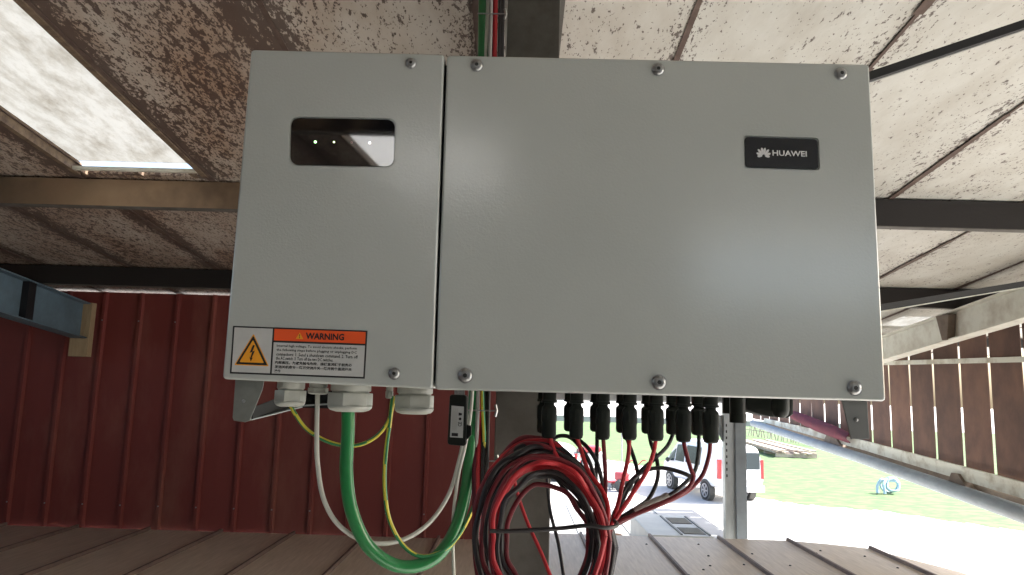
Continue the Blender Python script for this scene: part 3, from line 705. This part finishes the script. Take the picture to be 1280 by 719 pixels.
m_led = emis(mat('green_led',(.1,.5,.1),.4),(.45,1,.35),2.2); m_led2 = emis(mat('yellow_green_led',(.4,.5,.2),.4),(.75,1,.4),1.2)
m_led3 = mat('unlit_led',(.45,.30,.30),.4); m_led4 = emis(mat('glint_led',(.8,.8,.8),.4),(1,1,1),1.0)  # last two only reflect; the pink tint and white glow are painted glints
dot(394,177.3,0.0021,m_led,dsp); dot(417.3,177.5,.0016,m_led2,dsp); dot(439.5,178,.0017,m_led3,dsp); dot(462,178.5,.0019,m_led4,dsp)
dv = MB(); dv.prism([v+Vector((0,.0006,0)) for v in rounded_quad(face(logo),.007,6)],(0,.0025,0)); lp = dv.build('logo_plate', m_plate, inv)
def quadmap(c, dy):
    C = face(c)     # TL TR BR BL
    def f(u, v):    # u right, v down
        return (C[0]*(1-u)*(1-v)+C[1]*u*(1-v)+C[2]*u*v+C[3]*(1-u)*v)+Vector((0,dy,0))
    return f
def text(txt, f, u0, u1, v0, v1, m, par, nm='lettering', bold=.0, res=2):
    cu = bpy.data.curves.new('t','FONT'); cu.body = txt; cu.resolution_u = res; cu.offset = bold
    o = bpy.data.objects.new('t',cu); COL.objects.link(o); bpy.context.view_layer.update()
    me = bpy.data.meshes.new_from_object(o.evaluated_get(bpy.context.evaluated_depsgraph_get())); bpy.data.objects.remove(o)
    co = [v.co.copy() for v in me.vertices]
    if not co: return None
    x0, x1 = min(c.x for c in co), max(c.x for c in co); y0, y1 = min(c.y for c in co), max(c.y for c in co)
    for v in me.vertices:
        v.co = f(u0+(u1-u0)*(v.co.x-x0)/(x1-x0), v1+(v0-v1)*(v.co.y-y0)/(y1-y0))
    me.materials.clear(); me.materials.append(m)
    ob = bpy.data.objects.new(nm, me); COL.objects.link(ob); ob.parent = par; return ob
F_ = quadmap(logo, .0003)
text('HUAWEI', F_, .375, .845, .415, .60, m_white, lp, bold=.018)
b = MB()
ccx, ccy = .252, .62
def pet(ang, ln, wd_, r0_):
    pts = []; ca, sa = math.sin(ang), -math.cos(ang)
    for i in range(12):
        t = 2*math.pi*i/12; l = r0_+ln*(.5-.5*math.cos(t)); w_ = wd_*math.sin(t)*(.45+.55*(.5-.5*math.cos(t)))
        x_ = l*ca - w_*sa*1; y__ = l*sa + w_*ca
        pts.append(F_(ccx+x_/91., ccy+y__/37.5))
    return pts
for ang, ln in ((-12,9),(12,9),(-40,9.2),(40,9.2),(-68,8.0),(68,8.0),(-95,6.2),(95,6.2)):
    P_ = pet(RAD(ang), ln, 1.9, 1.6); b.add(P_,[tuple(range(12))])
b.build('petal_emblem', m_white, lp)
# warning sticker
wl_ = [(291.5,407.5),(459.5,413.5),(456,473.5),(287.5,467)]
f0 = quadmap(wl_, -.0005)
def patch(f, u0,u1,v0,v1, m, par, nm, dy=0): 
    b = MB(); q = [f(u0,v0),f(u1,v0),f(u1,v1),f(u0,v1)]; b.prism([v+Vector((0,dy,0)) for v in q],(0,.0002,0)); return b.build(nm,m,par)
stk = patch(f0,0,1,0,1,m_ink,inv,'warning_sticker'); 
patch(f0,.012,.297,.03,.965,m_label,stk,'panel',-.0003); patch(f0,.31,.988,.03,.275,m_orange,stk,'header',-.0003); patch(f0,.31,.988,.315,.965,m_label,stk,'panel',-.0003)
f1 = quadmap(wl_, -.0012); f2 = quadmap(wl_, -.0015)
def tri(f, g_, m, nm):
    c = [(.157,.19),(.275,.80),(.04,.80)]; mx_, my_ = .157,.60
    b = MB(); P_ = rounded_quad([f(mx_+(a-mx_)*g_, my_+(c_-my_)*g_) for a,c_ in c], .0022, 3); b.add(P_,[tuple(range(len(P_)))]); b.build(nm,m,stk)
tri(quadmap(wl_,-.0010),1.10,m_amber,'triangle_border'); tri(f1,1.0,m_ink,'triangle_outline'); tri(f2,.78,m_amber,'triangle')
f3 = quadmap(wl_, -.0018)
b = MB(); bolt = [(.160,.385),(.138,.555),(.157,.535),(.146,.655),(.140,.640),(.150,.735),(.165,.650),(.156,.660),(.176,.505),(.158,.525),(.174,.395)]
b.add([f3(u,v) for u,v in bolt],[tuple(range(len(bolt)))]); b.build('lightning_bolt', m_ink, stk)
text('WARNING', f1, .545,.83,.085,.225, m_ink, stk, bold=.03)
b = MB(); b.add([f1(.50,.09),f1(.528,.225),f1(.472,.225)],[(0,2,1)]); b.build('triangle', m_amber, stk)
b = MB(); b.add([f2(.497,.13),f2(.503,.13),f2(.502,.18),f2(.498,.18)],[(0,3,2,1)]); b.add([f2(.497,.19),f2(.503,.19),f2(.503,.21),f2(.497,.21)],[(0,3,2,1)]); b.build('exclamation_mark', m_ink, stk)
for k, (tx, ue) in enumerate((('Internal high voltage. To avoid electric shocks, perform',.93),('the following steps before plugging or unplugging DC',.93),('connectors: 1. Send a shutdown command. 2. Turn off',.94),('the AC switch. 3. Turn off the two DC switches.',.76))):
    text(tx, f1, .335, ue, .352+k*.085, .422+k*.085, m_ink, stk, bold=.012, res=1)
for k, (tx, ue) in enumerate((('内部高压。为避免触电危险，插拔直流端子前务必',.90),('发送关机命令—断开交流开关—断开两个直流开关',.90),('操作',.375))):
    try: text(tx, f1, .33, ue, .70+k*.088, .768+k*.088, m_ink, stk, bold=.02, res=1)
    except Exception as ex: print('cjk', ex)
# screws
def screw(px, py, r_):
    c = at(px,py,YF); b = MB()
    b.lathe(c,(0,-1,0),[(0,r_*1.12),(.001,r_*1.12),(.0011,r_),(.0022,r_*.98),(.0042,r_*.78),(.0055,r_*.45),(.0055,r_*.33)],24)
    o = b.build('screw', m_screw, inv, smooth=True)
    b = MB(); b.lathe(c+Vector((0,-.0053,0)),(0,-1,0),[(0,r_*.32),(.0003,r_*.32)],6,rot=rng.uniform(0,1)); b.build('socket', m_hole, o)
for q in ((514,79.5,.0088),(493,467,.0092)): screw(*q)
for q in ((596,82,.0105),(822.5,87,.0105),(1051,92.5,.0105),(581.5,469.5,.0115),(823.5,478,.0115),(1068,485,.0115)): screw(*q)
# glands
def gland(px, wpx, ytop, ybot, Y, label=None):
    k = Y/903; c = at(px,ytop,Y); r_ = wpx*k/2; h_ = (ybot-ytop)*k
    b = MB(); z = lambda t: -h_*t
    b.lathe(c+Vector((0,0,.012)),(0,0,-1),[(0,r_*.88),(.012+h_*.18,r_*.88),(.012+h_*.2,r_*.8),(.012+h_*.28,r_*.8)],24,mi=1)
    b.lathe(c+Vector((0,0,-h_*.26)),(0,0,-1),[(0,r_*.98),(h_*.02,r_),(h_*.5,r_)],6,rot=.35)
    b.lathe(c+Vector((0,0,-h_*.765)),(0,0,-1),[(0,r_*.97),(h_*.10,r_*.94),(h_*.18,r_*.84),(h_*.235,r_*.62)],24)
    return b.build('cable_gland', [m_gland,m_gland], inv, bevel=.0012, smooth=True)
gland(364,38,481,508,1.31); gland(398,25,482,493,1.31); gland(439,56,483,514,1.30); gland(487,10,486,498,1.36); gland(519,50,486,517,1.33)
# bracket
def ear(pxs, Y, nm, m=m_bracket, mir=False):
    b = MB(); b.prism([at(a,c_,Y) for a,c_ in pxs],(0,.003,0)); o = b.build(nm, m, inv, bevel=.0008)
    return o
e = ear([(294,474),(330,476),(328,487),(312,526),(306,528),(292,526),(290.5,522)],1.24,'mounting_ear')
c = at(304.5,501.5,1.24); b = MB(); b.lathe(c,(0,-1,0),[(0,.0035),(.002,.003),(.003,.001)],10); b.build('rivet', m_screw, e, smooth=True)
e = ear([(1051,495),(1084,498),(1087,549),(1064,549)],1.22,'mounting_ear', mat('dark_bracket_steel', (.16,.165,.16), .5, metal=.2))
c = at(1070,525,1.22); b = MB(); b.lathe(c,(0,-1,0),[(0,.0035),(.002,.003),(.003,.001)],10); b.build('rivet', m_screw, e, smooth=True)
b = MB(); p0, p1 = at(312,524,1.243), at(366,508,1.48); dn = Vector((0,0,-.002))
b.prism([p0, p1, p1+Vector((.02,0,.0)), p0+Vector((.004,0,.0))], dn); b.prism([p0+Vector((.003,.0,0)), p1, p1+Vector((0,0,.03)), p0+Vector((.004,0,.02))], (.002,0,0), 1)
b.build('bracket_arm', [m_galv, m_seal], inv)
b = MB(); q0, q1 = at(350,498,1.49), at(455,501,1.49); b.beam(q0, q1, .02,.035); b.build('cross_bar', m_seal, inv)
b = MB(); q0, q1 = at(366,508,1.475), at(415,505,1.475); b.beam(q0,q1,.03,.003); b.build('bar_edge', m_galv, inv)
# black fittings under the right end
b = MB(); c = at(922,497,1.30); b.lathe(c,(0,0,-1),[(0,.0135),(.028,.0135),(.028,.0145),(.044,.0145)],18); b.box(at(905,517,1.32)-Vector((0,0,0)), at(916,497,1.30)+Vector((0,.03,0))); b.build('switch_knob', m_blackpl, inv, smooth=True)
b = MB(); prof = [(930,495),(990,497),(1050,499),(1052,530),(1030,527),(1000,520),(985,524),(962,522),(945,518),(935,514)]
b.prism([at(a,c_,1.36) for a,c_ in prof[:2]+[(992,500),(992,518),(985,523),(962,521),(945,517),(935,513)]],(0,.06,0)); b.build('fan_cowl', m_blackpl, inv, bevel=.004, smooth=True)
b = MB(); c = at(975,498,1.33); b.lathe(c,(0,0,-1),[(0,.016),(.02,.016),(.03,.013),(.034,.008)],18); b.build('round_plug', m_blackpl, inv, smooth=True)
adopt(inv)

# ------------------------------------------------------------------ connector cables
def connector_mb(px, ytop, ybot, Y, wpx):
    """plug body hanging from the inverter, with neck, collar and grip"""
    k = Y/903; c = at(px, ytop, Y); w_ = wpx*k/2; h_ = (ybot-ytop)*k; b = MB()
    def sec(z, hw, hd): return [(c.x-hw,c.y-hd,c.z-z),(c.x+hw,c.y-hd,c.z-z),(c.x+hw,c.y+hd,c.z-z),(c.x-hw,c.y+hd,c.z-z)]
    S = [(-.012,.90),(h_*.16,.90),(h_*.165,1.02),(h_*.22,1.02),(h_*.225,.66),(h_*.27,.66),(h_*.33,.96),(h_*.40,1.0),(h_*.62,1.0),(h_*.66,.93),(h_*.90,.96),(h_*.97,.86),(h_,.6)]
    vs_ = []; n = 12
    for z, s_ in S:
        for i in range(n):
            an = 2*math.pi*i/n; ex = .45
            vs_.append((c.x+w_*s_*math.copysign(abs(math.cos(an))**ex, math.cos(an)), c.y+w_*.85*s_*math.copysign(abs(math.sin(an))**ex, math.sin(an)), c.z-z))
    b.add(vs_, [(i*n+k_, i*n+(k_+1)%n, (i+1)*n+(k_+1)%n, (i+1)*n+k_) for i in range(len(S)-1) for k_ in range(n)]+[tuple(range(n)), tuple(reversed(range((len(S)-1)*n, len(S)*n)))])
    b.box((c.x-w_*.25,c.y-w_*1.0,c.z-h_*.6),(c.x+w_*.25,c.y-w_*.8,c.z-h_*.36))
    return b
ORD = ['first','second','third','fourth','fifth','sixth','seventh']
front = [(687,491,546,19),(721,492,547,18),(754,493,548,18),(787,494,548.5,18.5),(820,495,549.5,18.5),(854,496,551,18.5),(888,497,552.5,19)]
back  = [(680,491,540,15),(714,492,538,16),(746.5,493,538.5,16),(779,494,540,16),(811,495,541,16.5),(842,496,542,17),(873.5,497,543,17)]
YFr, YBk = 1.225, 1.31
def cable(name, pts, r_, m, label, cat='cable', group=None, stripe=None, n=8, seg=9, con=None, tape=None):
    b = MB(); P_ = spline([at(a,c_,Y_) for a,c_,Y_ in pts], n); b.tube(P_, r_, seg, stripe=stripe)
    o = b.build(name, m, smooth=True); tag(o, label, cat, group)
    if con: con.build('connector', m_blackpl, o, smooth=True)
    if tape:
        i0, i1 = tape; MB().tube(P_[i0:i1], [r_*1.8*(1+.12*math.sin(k*2.3)) for k in range(len(P_[i0:i1]))], 10).build('tape_wrap', m_greyc, o, smooth=True)
    return o
GC = 'solar cables plugged into the underside of the inverter'
RC = .0036
fpath = [
 [(687,545,YFr),(690,556,YFr),(700,578,1.21),(722,606,1.19),(742,634,1.18),(757,662,1.18),(757,690,1.17),(742,725,1.17)],
 [(721,546,YFr),(726,562,YFr),(736,590,1.20),(752,612,1.19),(760,634,1.18),(758,665,1.18),(754,700,1.18),(744,730,1.18)],
 [(754,547,YFr),(755.5,570,YFr),(757,600,1.22),(757,625,1.22),(762,650,1.22),(757,680,1.21),(753,725,1.21)],
 [(787,547,YFr),(785,572,YFr),(779,600,1.21),(773,628,1.21),(766,652,1.21),(758,680,1.21),(757,725,1.21)],
 [(820,548,YFr),(817,565,YFr),(808,590,1.2),(790,618,1.2),(772,645,1.2),(762,660,1.2),(752,690,1.19),(748,725,1.19)],
 [(854,550,YFr),(858,568,YFr),(864,588,1.22),(867,596,1.22),(860,610,1.22),(838,624,1.22),(805,638,1.22),(778,652,1.22),(763,662,1.22),(757,690,1.21),(754,725,1.21)],
 [(888,551,YFr),(886,570,YFr),(878,594,1.23),(862,612,1.23),(845,622,1.22),(822,632,1.21),(790,645,1.21),(766,658,1.21),(760,685,1.21),(759,705,1.21),(758,730,1.21)]]
bpath = [
 [(680,539,YBk),(681,560,YBk),(688,585,1.28),(706,612,1.26),(728,635,1.25),(748,655,1.24),(757,680,1.24),(757,725,1.24)],
 [(714,537,YBk),(722,548,1.29),(735,560,1.28),(746,578,1.27),(752,600,1.26),(757,630,1.25),(762,655,1.24),(758,685,1.23),(762,725,1.23)],
 [(746.5,537,YBk),(746,570,1.29),(745,600,1.27),(748,630,1.26),(756,655,1.25),(756,690,1.24),(755,725,1.24)],
 [(779,539,YBk),(785,552,1.3),(794,578,1.28),(797,598,1.27),(788,622,1.26),(772,645,1.25),(762,662,1.24),(757,725,1.24)],
 [(811,540,YBk),(814,555,1.3),(821,575,1.28),(822,598,1.27),(812,622,1.26),(796,635,1.25),(775,648,1.25),(762,662,1.24),(754,725,1.24)],
 [(842,541,YBk),(834,558,1.3),(818,574,1.28),(800,590,1.27),(785,612,1.26),(774,636,1.25),(765,655,1.24),(760,690,1.24),(761,725,1.24)],
 [(873.5,542,YBk),(873,565,1.3),(868,590,1.28),(852,608,1.26),(835,620,1.25),(800,636,1.24),(778,650,1.24),(764,662,1.24),(762,690,1.23),(760,725,1.23)]]
fcol = [m_red,m_red,m_crim,m_red,m_red,m_crim,m_crim]
for i in range(7):
    px,y0,y1,w_ = front[i]
    cable('solar_cable', fpath[i], RC, fcol[i], ('dark ' if fcol[i] is m_crim else '')+f'red solar cable plugged into the {ORD[i]} front connector from the left', group=GC, con=connector_mb(px,y0,y1,YFr,w_))
    px,y0,y1,w_ = back[i]
    cable('solar_cable', bpath[i], RC, m_black, f'black solar cable plugged into the {ORD[i]} rear connector from the left', group=GC, con=connector_mb(px,y0,y1,YBk,w_*1.12), tape=(32,43) if i == 6 else None)
cable('solar_cable', [(846,549,1.27),(830,590,1.26),(800,592,1.26),(785,610,1.25)] if False else [(868,598,1.25),(850,590,1.25),(826,585,1.26),(803,590,1.26),(785,606,1.26),(772,632,1.25),(764,655,1.25),(761,690,1.24)], RC, m_black, 'black solar cable arching across in front of the white van', group=GC)
cable('solar_cable', [(655,560,1.28),(685,552,1.27),(700,545,1.27),(716,549,1.26),(734,572,1.25),(744,600,1.25),(752,640,1.24),(756,690,1.23)], RC, m_black, 'black cable arching beside the second connector down into the bundle', group=GC)

# coil
coil = empty('cable_coil', at(676,719,1.2), 'large coil of red and black solar cable hanging in front of the column', 'cable coil')
loops = [ # left, right, top, bottom, material, Y
 (614,757,580,768,'r',1.17),(619,752,584,760,'r',1.175),(609,760,575,775,'k',1.185),(602,754,568,770,'c',1.20),(611,763,571,782,'c',1.165),
 (626,742,594,752,'k',1.18),(595,758,560,784,'k',1.205),(592,749,556,790,'c',1.215),(604,744,566,776,'k',1.22),(632,737,606,745,'c',1.19),
 (598,762,553,795,'k',1.225),(597,752,549,790,'r',1.23),(616,755,577,764,'r',1.155),(600,747,545,800,'c',1.24),(607,765,563,805,'k',1.21),(594,768,558,815,'k',1.235),(622,748,589,770,'k',1.16)]
for L_, R2, T_, B2_, c_, Y_ in loops:
    P_ = []
    for i in range(20):
        an = 2*math.pi*i/20; ca, sa = math.cos(an), math.sin(an)
        x_ = (L_+R2)/2+(R2-L_)/2*ca+rng.uniform(-2.6,2.6); y__ = (T_+B2_)/2-(B2_-T_)/2*sa+rng.uniform(-2.4,2.4)
        x_ += 8*sa*(1 if ca > 0 else .3)*-1 if sa > 0 else 0     # lean of the upper right shoulder
        P_.append(at(x_, y__, Y_+rng.uniform(-.006,.006)+.012*sa))
    P_.append(P_[0]); S_ = spline(P_, 6)
    MB().tube(S_, .0037+rng.uniform(0,.0006), 9, cap=False).build('cable_loop', {'r':m_red,'k':m_black,'c':m_crim}[c_], coil, smooth=True, label={'r':'bright red loop','k':'black loop','c':'dark crimson loop'}[c_])
b = MB(); b.tube(spline([at(*q) for q in ((612,664,1.14),(640,664,1.14),(680,662,1.14),(705,660,1.14),(735,657,1.13),(758,660,1.13),(771,657,1.15),(768,651,1.18))],6),.0033,8); b.build('strap', m_black, coil, smooth=True)
adopt(coil)
cable('spare_cable', [(683,560,1.4),(684,600,1.4),(688,640,1.38),(698,680,1.35),(706,730,1.33)], .0032, m_black, 'single black cable hanging straight down in front of the column edge')
cable('spare_cable', [(640,575,1.45),(645,610,1.44),(658,650,1.42),(676,690,1.4),(690,725,1.38)], .0035, m_red, 'single red cable slanting across the face of the column')
GF = 'feed cables running up the left side of the column'
rise = lambda x_, Y_: [(x_,520,Y_),(x_,470,Y_),(x_+4,250,Y_),(x_+8,60,Y_),(x_+9,-60,Y_)]
for k, (x_, m, c_, r_) in enumerate(((598,m_red,'bright red',.0052),(604,m_black,'black',.0050),(609,m_black,'dull black',.0048),(594,m_tarp,'dark maroon',.0050))):
    xt = [619,625,628,614][k]
    cable('feed_cable', [(xt+1,-60,1.52),(xt,40,1.52),(xt-4,200,1.525),(x_+4,420,1.525),(x_+1,510,1.52),(x_,560,1.50),(x_-1,600,1.46),(x_,650,1.40),(x_+8,700,1.34),(x_+20,745,1.30)], r_, m, c_+' feed cable rising beside the column above and below the inverter', 'cable', GF)
# thick green AC cable
cable('power_cable', [(435,505,1.30),(435,540,1.30),(433,590,1.30),(440,640,1.31),(462,685,1.33),(500,708,1.36),(540,700,1.39),(566,668,1.42),(581,620,1.46),(588,560,1.50),(592,500,1.52),(596,400,1.53),(601,200,1.53),(604,40,1.53),(605,-60,1.53)], .0118, m_green, 'thick green power cable looping below the inverter and up beside the column', 'cable', None, n=10, seg=16)
cable('data_cable', [(397,488,1.31),(396,540,1.31),(397,580,1.31),(405,625,1.31),(425,658,1.32),(460,678,1.34),(500,676,1.37),(535,655,1.40),(560,620,1.44),(573,580,1.48),(583,530,1.50),(588,480,1.52),(598,200,1.53),(609,30,1.52),(610,-60,1.52)], .0042, m_whitec, 'thin white cable looping beside the thick green cable', 'cable', None, n=10)
cable('data_cable', [(592,470,1.47),(588,520,1.47),(581,560,1.46),(572,600,1.45),(566,660,1.44),(568,740,1.42)], .0034, m_whitec, 'thin white cable dropping straight down past the green loop', 'cable', None)
cable('data_cable', [(614,-60,1.51),(613,40,1.51),(606,300,1.51),(598,480,1.50),(597,520,1.50),(595,560,1.5)], .0042, m_greyc, 'pale grey cable in the bundle next to the dongle', 'cable', None)
me_ = [m_yel, m_egr]
cable('earth_wire', [(360,500,1.31),(368,516,1.31),(385,538,1.32),(415,554,1.33),(445,557,1.34),(470,546,1.35),(486,525,1.36),(493,497,1.36)], .0036, me_, 'short yellow and green earth wire slung between two glands', 'earth wire', None, stripe=1)
cable('earth_wire', [(491,495,1.36),(487,530,1.36),(482,570,1.36),(481,610,1.36),(487,650,1.36),(505,683,1.37),(530,696,1.38),(560,684,1.40),(582,655,1.43),(597,615,1.46),(605,560,1.5),(603,500,1.5),(602,440,1.5)], .0040, me_[::-1], 'long green and yellow earth wire looping inside the green cable', 'earth wire', None, stripe=1)
for px, py, w_ in ((612,17,30),(600,576,34),(600,513,30)):
    a_, b__ = at(px-w_/2,py,1.49), at(px+w_/2+4,py+.5,1.49)
    b = MB(); b.tube([a_,b__],.0016,6); b.tube([b__+Vector((0,0,-.012)),b__+Vector((.003,0,.0)),b__+Vector((0,0,.012))],.003,6)
    tag(b.build('wire_clip', m_screw, smooth=True), {17:'steel wire clip across the cables above the inverter',576:'lower steel wire clip holding the cables to the column',513:'upper steel wire clip below the inverter, beside the dongle'}[py], 'cable clip', 'wire clips on the column')

# dongle
DY = 1.27
dn_ = empty('dongle', at(572,490,DY), 'black plug-in dongle with white type label hanging under the inverter', 'dongle')
b = MB(); b.prism(rounded_quad(face([(562,493),(583.5,494),(582.5,558),(559,556)],DY),.006,5),(0,.03,0)); b.build('housing', m_blackpl, dn_, bevel=.002, smooth=True)
b = MB(); b.prism(face([(568,484),(580,484),(580,494),(568,494)],DY+.005),(0,.02,0)); b.build('plug', m_screw, dn_)
b = MB(); b.prism(face([(582,530),(589,533),(589,544),(582,552)],DY+.005),(0,.015,0)); b.build('latch', m_blackpl, dn_, bevel=.001)
fl = [(564.5,507),(580,508.5),(578.5,547.5),(562.5,546.5)]
C_ = face(fl, DY)
def fd(u, v): return (C_[0]*(1-u)*(1-v)+C_[1]*u*(1-v)+C_[2]*u*v+C_[3]*(1-u)*v)+Vector((0,-.0012,0))
b = MB(); b.prism([fd(0,0),fd(1,0),fd(1,1),fd(0,1)],(0,.0008,0)); lb = b.build('type_label', m_label, dn_)
fr = lambda u, v: fd(v, 1-u)+Vector((0,-.0004,0))
text('CE', fr, .36,.50,.58,.88, m_ink, lb, bold=.02)
b = MB(); b.lathe(fr(.60,.73),(0,-1,0),[(0,.0024),(.0001,.0024)],14); b.build('round_mark', m_ink, lb)
b = MB(); q = [fr(.70,.60),fr(.80,.60),fr(.78,.86),fr(.72,.86)]; b.add(q,[(0,1,2,3)]); b.build('bin_mark', m_ink, lb)
for k in range(5):
    b = MB(); v = .12+k*.085; b.add([fr(.22,v),fr(.92-.1*(k%2),v),fr(.92-.1*(k%2),v+.03),fr(.22,v+.03)],[(0,1,2,3)]); b.build('print_line', m_greyc, lb)
b = MB(); b.add([fr(.04,.12),fr(.14,.12),fr(.14,.62),fr(.04,.62)],[(0,1,2,3)]); b.build('print_block', m_ink, lb)
adopt(dn_)
